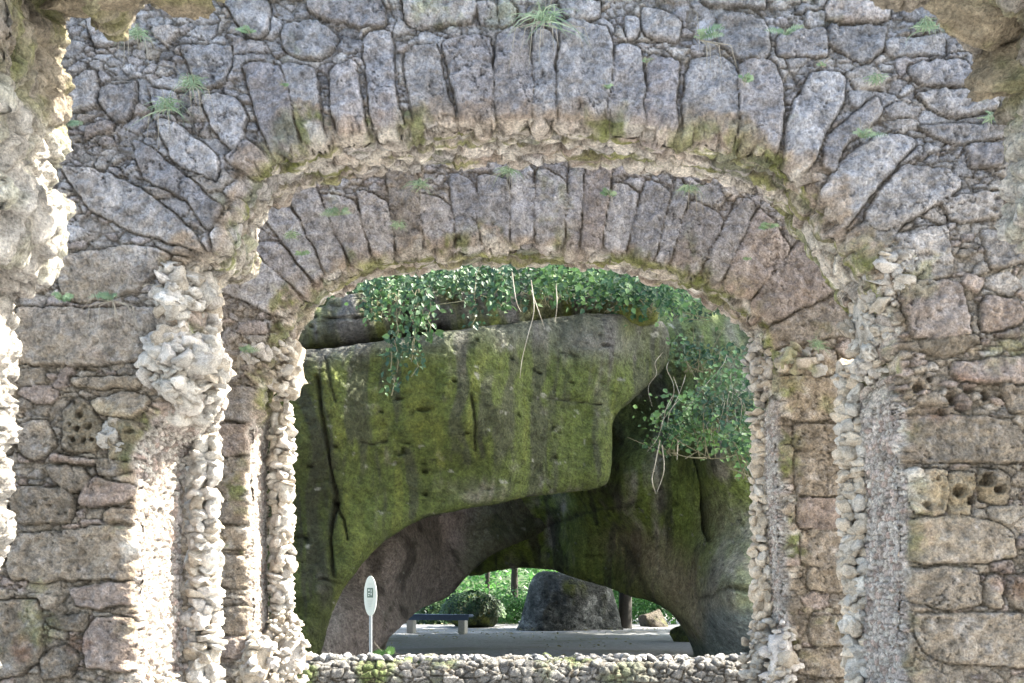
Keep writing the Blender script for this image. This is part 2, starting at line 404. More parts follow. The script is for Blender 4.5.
# ============================================================ SETTING: ground
def ground():
    xs = np.concatenate([np.linspace(-150, -14, 16), np.linspace(-12, 12, 160), np.linspace(14, 150, 16)])
    ys = np.concatenate([np.linspace(-20, 8, 12), np.linspace(9, 46, 230), np.linspace(48, 260, 30)])
    GX, GY = np.meshgrid(xs, ys); x = GX.ravel(); y = GY.ravel(); z = fbm(x, y, y*0, .5, 4)*.05
    far = sstep(44, 60, y); z += far*6*sstep(44, 90, y)
    V = np.stack([x, y, z], 1); W_, H_ = len(xs), len(ys)
    a = (np.arange(H_-1)[:, None]*W_+np.arange(W_-1)[None, :]).ravel(); Fc = np.stack([a, a+1, a+W_+1, a+W_], 1)
    c = mix(np.repeat(np.array([[.27, .27, .285]]), len(x), 0), [.16, .145, .12], sstep(-.05, .4, fbm(x, y, y*0, .6, 4))*.55)
    c = mix(c, [.035, .06, .02], sstep(48, 54, y+fbm(x, y, y*0, .4, 3)*4))
    c = mix(c, [.33, .33, .335], 1-sstep(12, 15, y))  # unseen near ground, lightened to bounce more light onto arches and rocks
    m = stone_mat('gravel', .5, 60, .5)
    o = npmesh('ground', V, Fc, m, None, c); tag(o, kind='structure')
ground()

# ============================================================ the three ruined arches
def const(v): return lambda px, py: np.full(np.shape(px), float(v))
# ---- front arch with the traced stones
A_Y, A_D = 8.0, .68
A_C = smooth_poly([(128, 780), (136, 683), (136, 600), (136, 520), (139, 455), (150, 425), (176, 405), (192, 370), (190, 310), (186, 272),
    (205, 256), (226, 246), (234, 208), (250, 176), (274, 156), (310, 144), (352, 135), (400, 129), (460, 125), (530, 123), (610, 125), (680, 132),
    (735, 142), (775, 156), (806, 180), (830, 216), (848, 246), (866, 276), (884, 310), (894, 345), (898, 400), (902, 460), (906, 520), (906, 600), (905, 683), (905, 780)], 3, False)
A_POLYS = [
 [(243,72),(282,69),(299,148),(275,160)],[(284,69),(316,72),(324,135),(332,155),(304,148)],[(331,72),(356,64),(365,120),(381,150),(351,147),(333,118)],
 [(365,39),(392,37),(398,111),(410,138),(385,146),(371,118)],[(405,54),(435,44),(442,67),(456,140),(419,142),(408,94)],[(444,44),(491,40),(494,138),(464,140),(447,67)],
 [(497,37),(530,39),(532,136),(498,137)],[(534,35),(554,37),(557,134),(535,136)],[(561,27),(606,30),(611,67),(604,138),(560,136)],[(613,49),(641,54),(643,138),(608,138)],
 [(648,61),(678,64),(675,125),(670,144),(645,140)],[(689,61),(736,67),(733,150),(682,145)],[(739,67),(776,64),(782,128),(770,164),(738,150)],
 [(785,125),(810,74),(844,77),(841,101),(810,168),(787,172)],[(821,162),(831,131),(874,98),(881,114),(848,145),(832,175)],
 [(827,178),(871,138),(905,135),(915,145),(868,199),(841,232),(823,206)],[(864,215),(901,168),(949,172),(959,189),(912,222),(878,233)],[(846,236),(880,215),(905,222),(870,272)],
 [(885,240),(942,227),(951,277),(902,281)],[(898,287),(956,284),(969,335),(912,338)],[(893,345),(972,336),(976,345),(949,358),(922,355)],[(951,365),(1034,355),(1034,382),(959,382)],
 [(890,440),(908,415),(1010,420),(1024,462),(905,462)],[(983,297),(1016,301),(1020,324),(979,331)],[(902,522),(952,516),(1006,527),(1013,556),(979,562),(911,562)],
 [(911,569),(976,568),(979,604),(945,609),(911,600)],[(986,576),(999,576),(999,610),(982,604)],[(1004,576),(1040,575),(1040,614),(1010,610)],[(917,614),(1024,617),(1044,665),(952,665),(921,651)],
 [(907,470),(945,472),(945,513),(915,513)],[(947,474),(972,474),(970,515),(949,515)],[(976,470),(1008,475),(1005,505),(978,500)],
 [(780,34),(821,30),(826,57),(777,57)],[(829,29),(885,29),(881,55),(861,66),(827,44)],[(888,39),(943,40),(945,56),(888,57)],[(908,67),(965,61),(969,88),(918,88)],
 [(915,96),(992,91),(996,111),(945,118)],[(918,128),(1002,125),(1002,138),(955,145)],[(965,147),(1002,143),(999,168),(969,168)],[(942,199),(996,195),(996,219),(948,222)],
 [(804,13),(824,13),(824,28),(805,28)],[(827,2),(885,-5),(885,22),(829,24)],[(900,-5),(950,-5),(950,18),(905,22)],[(643,10),(682,24),(675,44),(645,40)],
 [(719,17),(763,20),(769,57),(743,64),(719,47)],[(500,0),(517,10),(513,27),(500,29)],[(284,25),(318,24),(341,44),(318,62),(287,54)],[(311,3),(382,3),(385,30),(341,27),(314,17)],
 [(405,-10),(472,-10),(472,24),(442,25),(419,29),(405,24)],[(476,5),(498,5),(498,27),(479,24)],[(225,5),(270,3),(270,37),(250,40)],[(185,50),(232,47),(226,84),(202,91),(189,67)],
 [(101,86),(138,84),(135,114),(114,123),(101,101)],[(60,84),(96,72),(98,108),(62,111)],[(86,131),(111,121),(114,130),(88,141)],[(158,121),(182,128),(219,158),(215,182),(175,162)],
 [(202,98),(236,98),(249,121),(236,155),(212,128)],[(64,168),(111,175),(141,189),(190,228),(204,252),(130,232),(84,205)],[(135,141),(152,148),(202,192),(222,209),(209,232),(188,202),(145,178)],
 [(64,257),(145,247),(175,257),(145,287),(111,301),(64,301)],[(20,321),(34,308),(182,311),(184,334),(172,361),(20,365)],[(74,377),(148,378),(135,390),(77,388)],
 [(64,412),(81,398),(94,408),(104,429),(98,450),(67,450)],[(94,402),(135,392),(152,402),(135,418),(101,415)],[(108,421),(140,421),(140,458),(111,458)],
 [(17,488),(72,491),(73,522),(15,522)],[(51,467),(85,467),(92,484),(72,493),(55,481)],[(82,491),(99,479),(131,486),(126,505),(96,508),(80,505)],[(99,460),(128,455),(134,470),(102,477)],
 [(109,511),(134,510),(134,523),(106,523)],[(14,580),(20,535),(133,527),(134,576),(102,578)],[(75,587),(134,580),(134,604),(82,607),(75,597)],[(-10,607),(38,597),(44,621),(41,662),(-10,682)],
 [(85,634),(99,617),(133,621),(134,668),(89,668)],[(48,617),(89,614),(85,631),(51,627)],[(44,655),(68,645),(82,655),(72,675),(44,679)],[(55,455),(97,460),(96,465),(55,462)],
 [(228,160),(246,140),(268,158),(250,176)],[(212,232),(224,212),(240,196),(246,182),(232,250),(214,254)],[(20,425),(48,422),(60,446),(40,460),(20,450)],
 [(980,232),(1030,238),(1026,262),(990,270)],[(1000,385),(1040,388),(1036,412),(1008,412)],[(-60,520),(8,515),(6,565),(-60,570)],[(1050,420),(1120,425),(1118,470),(1052,466)],
 [(1056,480),(1130,476),(1140,530),(1050,528)],[(1050,620),(1140,616),(1140,668),(1054,670)],[(1050,180),(1110,176),(1120,210),(1060,214)],[(-70,420),(10,424),(12,455),(-66,462)],
 [(88,20),(130,16),(140,42),(100,50)],[(560,2),(600,4),(596,22),(565,22)],[(700,-30),(760,-28),(764,8),(705,6)],[(625,20),(640,22),(638,40),(626,42)],
 [(905,620),(915,640),(912,665),(905,665)],[(150,90),(176,96),(182,116),(158,112)],[(250,-20),(300,-22),(304,0),(255,0)]]
A_PITS = [(72,425,4,.06),(82,415,4,.06),(80,430,4,.06),(90,428,4,.05),(75,440,4,.06),(86,441,4,.05),(95,440,4,.05),(78,404,3,.04),(118,440,5,.07),(130,432,4,.05),
 (917,390,6,.08),(948,398,7,.09),(968,392,6,.08),(984,396,5,.07),(930,380,4,.05),(902,392,4,.05),(960,408,5,.05),(925,505,5,.05),(958,492,6,.08),(968,500,5,.06),
 (985,482,7,.10),(935,480,4,.05),(895,245,4,.06),(995,490,5,.07),(1002,398,5,.05),(878,285,6,.08),(887,302,6,.07),(940,412,4,.05)]
def a_brown(px, py):
    left = 1-sstep(60, 250, px); low = sstep(150, 420, py)
    return np.clip(.05+.72*low+.35*sstep(760, 960, px)*sstep(40, 240, py)+.25*left*sstep(60, 200, py), 0, 1)
def pebA(pos, bx, by, sd, s):
    z = pos[:, 2]; low = 1-sstep(2.35, 2.6, z+fbm(*pos.T, 4, 2)*.25)
    band = 1-sstep(1, 7, sd+fbm(*pos.T, 8, 2)*6)
    return low*band, .052
tA = root('ruined_arch', 'wide front rubble stone arch with long wedge stones above its opening', 'arch', (0, A_Y, 0))
bbA = (-140, -120, 1164, 764)
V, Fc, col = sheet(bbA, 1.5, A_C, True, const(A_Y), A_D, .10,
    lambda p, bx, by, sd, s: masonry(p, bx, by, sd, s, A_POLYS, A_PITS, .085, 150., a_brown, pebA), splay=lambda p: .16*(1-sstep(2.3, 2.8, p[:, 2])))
npmesh('rubble_wall', V, Fc, M_STONE, tA, col)
P_, F_ = back_face(bbA, A_C, const(A_Y), A_D)
npmesh('rear_wall', P_, F_, M_STONE, tA, np.repeat(TAN[None], len(P_), 0))
column('shaft', -2.235, 8.72, 0, 2.45, .125, tA, 11)
column('shaft', 2.52, 8.68, 0, 2.75, .12, tA, 12, -.02, [CREAM*1.05, TAN*1.3, np.array([.56, .47, .37])])
# sunlit capital on the left, encrusted with broken tufa
c = at(186, 372, 8.22); cluster('capital', c, (.25, .38, .32), 260, (.028, .15), tA, 21, 3, holes=.5)
c = at(183, 302, 8.25); cluster('capital', c, (.19, .35, .25), 170, (.028, .14), tA, 22, 3, holes=.5)
c = at(200, 262, 8.35); cluster('capital', c, (.14, .24, .13), 36, (.04, .10), tA, 23, 3)
c = at(236, 243, 8.45); cluster('capital', c, (.09, .2, .12), 14, (.04, .09), tA, 24, 3, moss=.5)
c = at(872, 330, 8.35); cluster('capital', c, (.15, .34, .36), 170, (.022, .10), tA, 25, 3, cols=[TAN*1.15, np.array([.47, .43, .39]), CREAM], holes=.6)
c = at(888, 275, 8.15); cluster('capital', c, (.15, .24, .26), 110, (.022, .10), tA, 26, 3, cols=[TAN*1.15, np.array([.47, .43, .39]), CREAM], holes=.7)
c = at(120, 440, 8.08); cluster('tufa_stone', c, (.16, .12, .12), 12, (.06, .10), tA, 27, 4, cols=[TAN, CREAM*.9], holes=1.)
c = at(150, 700, 8.3); cluster('plinth', c, (.30, .4, .2), 90, (.03, .06), tA, 28, 2)
c = at(880, 712, 8.4); cluster('plinth', c, (.32, .4, .22), 90, (.03, .07), tA, 29, 2)

# ---- rear arch
B_Y, B_D = 10.5, .5
B_C = smooth_poly([(252, 780), (252, 683), (250, 600), (249, 500), (250, 430), (256, 398), (268, 372), (280, 345), (287, 322), (303, 298), (321, 282), (345, 270), (369, 261), (398, 256),
    (426, 253), (468, 249), (510, 247), (556, 248), (604, 252), (657, 264), (685, 272), (709, 283), (732, 295), (751, 309), (765, 325), (772, 350), (776, 380), (778, 420), (780, 500), (786, 600), (790, 683), (792, 780)], 3, False)
g = np.random.default_rng(5)
B_POLYS = []
d_ = np.r_[0, np.cumsum(np.hypot(*np.diff(B_C, axis=0).T))]
s_ = d_[np.argmin(np.abs(B_C[:, 1]-322)+(B_C[:, 0] > 400)*1e3)]; s_end = d_[np.argmin(np.abs(B_C[:, 1]-330)+(B_C[:, 0] < 400)*1e3)]
def on(s): return np.array([np.interp(s, d_, B_C[:, 0]), np.interp(s, d_, B_C[:, 1])])
def nr(s):
    t = on(s+6)-on(s-6); t /= np.linalg.norm(t); return np.array([t[1], -t[0]])
while s_ < s_end:
    w_ = g.uniform(15, 34); L_ = g.uniform(58, 98); i0 = g.uniform(3, 8)
    a, b = on(s_+1.5), on(s_+w_-1.5); na, nb = nr(s_+1.5), nr(s_+w_-1.5)
    fl = g.uniform(.75, 1.0)
    B_POLYS.append([tuple(a+na*i0), tuple(a+na*L_), tuple(b+nb*L_*fl), tuple(b+nb*i0)]); s_ += w_
for q in [(796,453,838,494),(798,498,838,528),(801,531,844,566),(808,568,847,590),(810,617,849,645),(798,648,843,675),(794,425,838,450),(776,350,834,374),(782,378,834,419),
          (218,459,248,494),(218,495,248,523),(218,527,246,549),(218,556,248,587),(218,607,248,633),(218,636,248,657),(222,425,247,455),(225,388,258,420)]:
    B_POLYS.append([(q[0], q[1]), (q[2], q[1]+1), (q[2]-1, q[3]), (q[0]+1, q[3]-1)])
def b_brown(px, py): return np.clip(.15+.6*sstep(230, 400, py)+.2*sstep(650, 800, px), 0, 1)
def pebB(pos, bx, by, sd, s):
    z = pos[:, 2]; low = 1-sstep(2.6, 2.85, z+fbm(*pos.T, 4, 2)*.2)
    return low*(1-sstep(1, 6, sd+fbm(*pos.T, 8, 2)*5)), .040
tB = root('ruined_arch', 'smaller second stone arch standing behind the wide one and framing the cave', 'arch', (0, B_Y, 0))
bbB = (90, 70, 960, 722)
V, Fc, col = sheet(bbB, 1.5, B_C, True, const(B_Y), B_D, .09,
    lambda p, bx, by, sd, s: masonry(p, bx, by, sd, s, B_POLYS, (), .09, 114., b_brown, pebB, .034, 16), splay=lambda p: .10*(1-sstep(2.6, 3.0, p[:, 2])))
npmesh('rubble_wall', V, Fc, M_STONE, tB, col)
P_, F_ = back_face(bbB, B_C, const(B_Y), B_D)
npmesh('rear_wall', P_, F_, M_STONE, tB, np.repeat(TAN[None], len(P_), 0))
column('shaft', -2.10, 10.93, 0, 2.75, .115, tB, 31)
column('shaft', 2.285, 10.93, 0, 2.75, .11, tB, 32, 0, [CREAM*1.1, TAN*1.3, np.array([.56, .47, .37])])
c = at(284, 366, 10.8); cluster('capital', c, (.15, .3, .34), 110, (.035, .09), tB, 33, 3)
c = at(256, 360, 10.55); cluster('capital', c, (.13, .12, .14), 14, (.04, .10), tB, 34, 3, cols=[np.array([.47, .43, .39]), TAN])
c = at(763, 366, 10.85); cluster('capital', c, (.15, .3, .34), 110, (.035, .09), tB, 35, 3, cols=[TAN, np.array([.47, .43, .39]), CREAM*.9])
c = at(800, 362, 10.5); cluster('capital', c, (.22, .10, .13), 22, (.05, .11), tB, 36, 3, cols=[np.array([.40, .38, .35]), TAN], moss=.5)
c = at(284, 655, 10.85); cluster('plinth', c, (.24, .26, .40), 130, (.03, .065), tB, 37, 2)
c = at(258, 665, 10.5); cluster('plinth', c, (.18, .14, .28), 40, (.04, .09), tB, 38, 3, cols=[np.array([.52, .48, .45]), TAN])
c = at(765, 655, 10.85); cluster('plinth', c, (.20, .26, .38), 110, (.03, .075), tB, 39, 2, cols=[TAN, CREAM*.9])
c = at(782, 660, 10.45); cluster('plinth', c, (.17, .14, .34), 44, (.04, .10), tB, 40, 3, cols=[np.array([.52, .48, .45]), TAN, CREAM*.9])

# ---- near arch: only its edges reach into the frame
C_Y, C_D = 5.0, .85
def fr(px, py, Y=5.75): return ((px-512)*Y/C_Y+512, (py-HY)*Y/C_Y+HY)   # what shows is the rear edge of its reveal
C_pts = [(4, 800), (2, 683), (4, 590), (12, 540), (18, 470), (24, 420), (20, 372), (26, 330), (14, 292), (40, 272), (74, 246), (70, 215), (60, 180), (64, 140), (72, 95), (68, 58), (50, 14),
         (76, -4), (104, 22), (126, 26), (140, -6), (170, -4), (196, -20), (300, -40), (512, -60), (760, -50), (860, -25), (905, -10), (940, -8), (962, 4), (972, 30), (990, 50), (1006, 92), (1010, 130), (1006, 190), (1008, 228), (1030, 262), (1050, 330), (1060, 480), (1060, 800)]
C_C = smooth_poly([fr(p[0]-((22 if p[1] < 380 else 36) if p[0] < 90 and p[1] > 50 else 8) if p[0] < 300 else p[0]+(16 if p[1] > 40 else 6), p[1]-(6 if p[1] < 60 else 0)) for p in C_pts], 3, False)
tC = root('ruined_arch', 'near rubble arch whose craggy pier edges frame the far left and upper corners', 'arch', (0, C_Y, 0))
def c_brown(px, py): return np.full(px.shape, .45)
def hC(p, bx, by, sd, s):
    h, c = masonry(p, bx, by, sd, s, [], (), .15, 240., c_brown, None, .04, -500)
    x, y, z = p.T
    h = h*1.5+fbm(x, y, z, 2.6, 4, .6)*.07
    up = sstep(3.25, 3.5, z)
    por = sstep(.25, .5, fbm(x+3, y, z, 9, 3, .6)); h = h*(1-.5*up)+(fbm(x, y, z, 2.2, 6, .62)*.14)*up-por*.035+(1-2*np.abs(fbm(x, y, z, 5, 5, .62)))*.05
    c = mix(c, CREAM*1.2, (1-up)*.65); c = mix(c, [.30, .25, .18], up*.6); c = mix(c, MOSS*1.9, up*sstep(.0, .4, fbm(x, y, z, 3, 4, .6))*.5); c = mix(c, c*.35, por*.6)
    return h, c
V, Fc, col = sheet((-420, -420, 1380, 790), 2.4, C_C, True, const(C_Y), C_D, .12, hC)
npmesh('rubble_wall', V, Fc, M_STONE, tC, col)
sp = []
for (px, py, Y, rx, rz) in [(96, -10, 5.5, .15, .15), (158, -24, 5.6, .14, .12), (994, 12, 5.6, .14, .18), (1014, 74, 5.7, .13, .15), (925, -28, 5.5, .12, .10)]:
    x_, y_, z_ = at(px, py, Y); sp = [(x_, y_, z_, rx, .3, rz, .3)]
    lumps('hanging_stone', sp, M_STONE, tC, 55+px, 5, .24, .7, [np.array([.33, .27, .19]), np.array([.31, .28, .21])], .35)

# ============================================================ low wall
def path_sheet(path, s_len, nx, step, hfun):
    """extrudes an (y,z) profile along x, displaced along its normal"""
    P = np.array(path, float); d = np.r_[0, np.cumsum(np.hypot(*np.diff(P, axis=0).T))]; n = int(d[-1]/step)+2
    t = np.linspace(0, d[-1], n); yy = np.interp(t, d, P[:, 0]); zz = np.interp(t, d, P[:, 1])
    ty = np.gradient(yy); tz = np.gradient(zz); L = np.hypot(ty, tz); ny, nz = -tz/L, ty/L
    xs = np.arange(nx[0], nx[1], step); GX, I = np.meshgrid(xs, np.arange(n)); x = GX.ravel(); i = I.ravel()
    pos = np.stack([x, yy[i], zz[i]], 1); h, c = hfun(pos); V = pos.copy(); V[:, 1] += ny[i]*h; V[:, 2] += nz[i]*h
    W_ = len(xs); a = (np.arange(n-1)[:, None]*W_+np.arange(W_-1)[None, :]).ravel()
    return V, np.stack([a, a+1, a+W_+1, a+W_], 1), c
def hL(p):
    x, y, z = p.T; F1, F2, ID = worley(x+fbm(x, y, z, 8, 2)*.02, y, z,   .11, .11, .06); d = (F2-F1)*.07; r = RND[ID]
    h = .035*(1-np.exp(-d/.007))+(r[:, 0]-.5)*.04+fbm(x, y, z, 9, 5, .65)*.045
    c = mix(np.repeat(np.array([[.17, .165, .155]]), len(x), 0), [.27, .26, .25], r[:, 1]); c = mix(c, [.14, .19, .045], sstep(.0, .35, fbm(x, y, z, 3, 4))*.8*(1-sstep(.6, 1.6, x)))
    top = sstep(.40, .46, z); c = mix(c, [.38, .37, .37], top*.6*sstep(-.3, .1, fbm(x, y, z, 6, 3)))
    return h, mix(c, DIRT*.8, 1-sstep(0, .009, d))
tL = root('low_wall', 'low dry stone wall with pale rubble on top crossing beyond the rear arch', 'wall', (0, 12, 0))
V, Fc, col = path_sheet([(11.72, -.05), (11.74, .34), (11.80, .41), (12.25, .44), (12.33, .38), (12.34, -.05)], 0, (-2.9, 3.6), .011, hL)
npmesh('rubble_body', V, Fc, M_STONE, tL, col)
g = np.random.default_rng(3); sp = []
for i in range(150):
    s = g.uniform(.03, .07); sp.append((g.uniform(-2.7, 3.3), g.uniform(11.85, 12.25), .45+s*.3, s, s, s*.7))
lumps('coping', sp, M_STONE, tL, 61, 2, .22, .5, [np.array([.36, .35, .35]), np.array([.28, .27, .26]), np.array([.42, .41, .40])])

# ============================================================ big rocks behind
def lin(pts):
    """depth as a smooth blend of control points (px,py,Y)"""
    P = np.array(pts, float)
    def f(px, py):
        px = np.asarray(px, float); py = np.asarray(py, float); num = 0; den = 0
        for a, b, Yv in P:
            w = 1/((px-a)**2+(py-b)**2+900)**1.5; num = num+w*Yv; den = den+w
        return num/den
    return f
def rock_h(p, bx, by, sd, s, k, cracks=(), amp=.35, base=(.2, .18, .14), moss=.7, mosscol=(.13, .15, .03), streak=1., dark=0., strata=.05, brownz=None, seed=0):
    x, y, z = p.T; o = seed*13.7
    h = fbm(x+o, y, z*.8, .45, 3)*amp*1.1+fbm(x+o, y, z, 1.6, 5, .55)*.12
    lay = z+fbm(x+o, y, z, .5, 3)*.5+.12*x
    h += strata*np.abs(fbm(lay*0+o, lay*0, lay, 2.2, 3))-.03*sstep(.4, .6, fbm(x+o, y, z*2.5, 3, 3))
    pk = sstep(.42, .6, fbm(x+o, y, z*2.2, 3.6, 3, .6)); h -= pk*.06
    h += (1-2*np.abs(fbm(x+o+5, y, z*1.3, 1.1, 5, .6)))*.10+fbm(x+o, y, z, 8, 3, .6)*.03
    cols = np.repeat(np.array(base)[None], len(x), 0)
    fx = x+fbm(x, y, z, .7, 3)*.35
    st = fbm(fx+o, y*.4, z*.09, 3.0, 4, .6)
    st2 = fbm(fx+o+30, y*.4, z*.10, 5.5, 3, .6)
    pat = fbm(x+o, y, z, .9, 4, .6)
    mm = sstep(-.25, .25, st*streak*.9+pat*.8+moss-.45)
    cols = mix(cols, mosscol, mm*.92)
    cols = mix(cols, np.array([.14, .155, .035]), sstep(.1, .45, st2+pat*.6)*mm*.6)
    cols = mix(cols, [.050, .050, .035], sstep(.06, .3, -st2+.2*pat)*.7*streak)
    cols = mix(cols, [.30, .27, .26], sstep(.34, .55, fbm(x+o+3, y, z, 2.3, 5, .65))*.25)
    if brownz is not None: cols = brownz(cols, p, bx, by)
    for cr, wd, dp in cracks:
        P = np.array(cr, float); best = np.full(len(x), 1e9)
        qx = bx+fbm(x, y, z, 1.5, 3)*5; qy = by+fbm(x+3, y, z, 1.5, 3)*5
        for i in range(len(P)-1):
            a, b = P[i], P[i+1]; d = b-a; t = np.clip(((qx-a[0])*d[0]+(qy-a[1])*d[1])/(d@d), 0, 1)
            best = np.minimum(best, np.hypot(qx-a[0]-t*d[0], qy-a[1]-t*d[1]))
        f = np.exp(-(best/(wd*np.clip(.7+fbm(x, y, z, 1.8, 3)*1.3, .15, 2)))**2); h = h-dp*f; cols = mix(cols, [.05, .05, .035], f*.6)
    cols = mix(cols, cols*.35, pk*.8); cols = mix(cols, [.34, .33, .29], sstep(.46, .6, fbm(x+o+9, y, z, 7, 3, .6))*.6)
    cols *= (1-dark)
    h = h*(1-.8*s)
    return h, np.clip(cols, .008, .6)
def rock(name, label, pts, Yf, depth, r, bbox, step, kw, n=3, group=None, spl=-.05):
    Cn = smooth_poly(pts, n)
    V, Fc, col = sheet(bbox, step, Cn, False, Yf, depth, r, lambda p, bx, by, sd, s: rock_h(p, bx, by, sd, s, 80, **kw), True, lambda p: spl)
    o = npmesh(name, V, Fc, M_ROCK, None, col); tag(o, label, 'rock', group); return o
# main overhanging block
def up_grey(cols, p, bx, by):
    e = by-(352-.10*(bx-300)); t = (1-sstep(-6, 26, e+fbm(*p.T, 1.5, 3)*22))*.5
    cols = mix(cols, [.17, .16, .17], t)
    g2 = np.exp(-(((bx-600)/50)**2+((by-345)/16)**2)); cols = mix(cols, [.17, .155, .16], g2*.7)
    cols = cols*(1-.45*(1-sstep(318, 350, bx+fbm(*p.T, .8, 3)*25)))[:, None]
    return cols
rock('overhanging_rock', 'huge overhanging block of rock streaked with green moss above the cave mouth',
     [(200, 352), (300, 345), (370, 338), (440, 330), (520, 322), (600, 312), (655, 316), (669, 335), (664, 362), (640, 388), (616, 412), (611, 440), (610, 470), (600, 484), (560, 490), (510, 500),
      (460, 510), (420, 519), (395, 530), (372, 548), (352, 572), (330, 604), (300, 690), (250, 720), (180, 700), (180, 420)],
     lin([(300, 400, 14.6), (300, 600, 15.2), (450, 400, 15), (450, 500, 15.6), (600, 340, 16.0), (600, 460, 16.3), (660, 340, 17)]), 5.0, .2, (120, 260, 740, 740), 1.6,
     dict(cracks=[([(316, 375), (320, 410), (327, 440), (331, 470), (337, 500), (330, 540), (333, 575)], 2.4, .13), ([(333, 500), (345, 520), (347, 540)], 1.5, .10), ([(470, 395), (476, 420), (474, 450)], 1.6, .07), ([(360, 440), (372, 444), (385, 441)], 1.4, .05), ([(545, 398), (575, 402), (600, 404)], 1.5, .05), ([(322, 350), (330, 380), (333, 400)], 2, .06)],
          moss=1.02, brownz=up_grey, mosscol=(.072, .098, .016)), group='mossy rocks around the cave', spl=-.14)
# the layered slabs on top of the block, half under ivy
rock('ledge_rock', 'dark layered rock ledge on top of the mossy block, half under ivy',
     [(180, 300), (310, 306), (330, 296), (372, 292), (420, 286), (470, 290), (520, 290), (580, 286), (640, 292), (658, 318), (600, 324), (520, 328), (468, 335), (440, 322), (404, 332), (360, 338), (310, 346), (180, 350)],
     lin([(300, 320, 15.2), (450, 320, 15.6), (600, 310, 16.5)]), 3.0, .18, (150, 240, 700, 390), 1.7,
     dict(cracks=[([(404, 290), (408, 345)], 2.5, .2), ([(310, 318), (360, 320), (400, 316)], 1.5, .08)], moss=.40, base=(.13, .125, .12), amp=.2, seed=3), group='mossy rocks around the cave')
# brown leaning wall of the cave
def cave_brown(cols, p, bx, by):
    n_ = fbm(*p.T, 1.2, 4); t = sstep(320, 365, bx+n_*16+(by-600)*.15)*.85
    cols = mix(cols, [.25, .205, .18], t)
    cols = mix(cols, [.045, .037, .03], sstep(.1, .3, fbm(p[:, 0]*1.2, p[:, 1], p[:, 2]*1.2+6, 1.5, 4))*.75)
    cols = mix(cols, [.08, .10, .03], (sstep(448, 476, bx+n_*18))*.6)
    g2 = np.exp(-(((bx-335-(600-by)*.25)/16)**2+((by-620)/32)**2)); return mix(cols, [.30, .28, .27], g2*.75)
rock('leaning_rock', 'brown leaning rock wall under the overhang, behind the oval sign',
     [(240, 560), (300, 500), (400, 480), (520, 480), (560, 500), (545, 530), (505, 548), (484, 560), (465, 578), (446, 598), (420, 608), (392, 628), (374, 645), (364, 662), (352, 700), (300, 740), (240, 720)],
     lin([(320, 640, 15.8), (380, 560, 17.5), (380, 640, 17), (440, 600, 20.5), (480, 530, 21.5), (540, 510, 23)]), 5.0, .3, (180, 420, 640, 780), 1.7,
     dict(moss=.12, base=(.22, .19, .17), brownz=cave_brown, amp=.35, streak=.3, seed=5, mosscol=(.09, .10, .03),
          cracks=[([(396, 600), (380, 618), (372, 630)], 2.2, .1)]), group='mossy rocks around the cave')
# rock mass on the right with the arching underside
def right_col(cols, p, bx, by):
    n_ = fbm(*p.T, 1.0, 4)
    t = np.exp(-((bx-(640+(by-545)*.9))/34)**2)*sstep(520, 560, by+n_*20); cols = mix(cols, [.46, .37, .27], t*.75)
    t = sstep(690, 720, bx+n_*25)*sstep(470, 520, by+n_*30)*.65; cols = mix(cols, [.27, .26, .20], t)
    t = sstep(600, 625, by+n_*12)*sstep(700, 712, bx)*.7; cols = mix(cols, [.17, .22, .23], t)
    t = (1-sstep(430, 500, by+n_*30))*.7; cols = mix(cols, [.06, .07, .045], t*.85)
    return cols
rock('cave_rock', 'broad mossy rock mass on the right whose arched underside roofs the cave passage',
     [(440, 440), (560, 400), (600, 340), (640, 296), (700, 270), (800, 262), (900, 300), (900, 740), (760, 740), (724, 690), (714, 658), (702, 636), (684, 617), (656, 600), (624, 591), (595, 583),
      (560, 573), (530, 567), (498, 567), (468, 573), (446, 560), (430, 500)],
     lin([(470, 540, 24), (530, 540, 23), (600, 560, 21.5), (640, 480, 19.5), (660, 600, 19.5), (700, 640, 18), (740, 600, 16.3), (740, 450, 17), (700, 350, 19), (620, 420, 20.5), (740, 300, 20)]),
     3.0, .5, (380, 210, 960, 790), 1.7,
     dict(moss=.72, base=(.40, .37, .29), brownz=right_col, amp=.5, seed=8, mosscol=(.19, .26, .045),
          cracks=[([(694, 455), (702, 500), (708, 540)], 3.5, .4), ([(700, 600), (730, 585), (760, 592)], 2.5, .15), ([(640, 500), (560, 520), (505, 540)], 3, .10), ([(620, 540), (650, 590), (690, 630)], 5, .12), ([(612, 430), (600, 500)], 9, .3)]),
     group='mossy rocks around the cave')
# dark wall of rock closing the view above and behind
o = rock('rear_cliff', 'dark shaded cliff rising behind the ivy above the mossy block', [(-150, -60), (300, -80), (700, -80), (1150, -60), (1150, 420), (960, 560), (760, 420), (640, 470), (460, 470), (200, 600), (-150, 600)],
     lin([(300, 300, 23), (700, 300, 24), (1000, 200, 22)]), 9, .5, (-200, -120, 1200, 640), 5,  # run far back as an unseen roof, added to shade the passage floor
     dict(moss=.5, base=(.08, .08, .065), amp=.9, seed=11, mosscol=(.05, .07, .02)), group='mossy rocks around the cave')

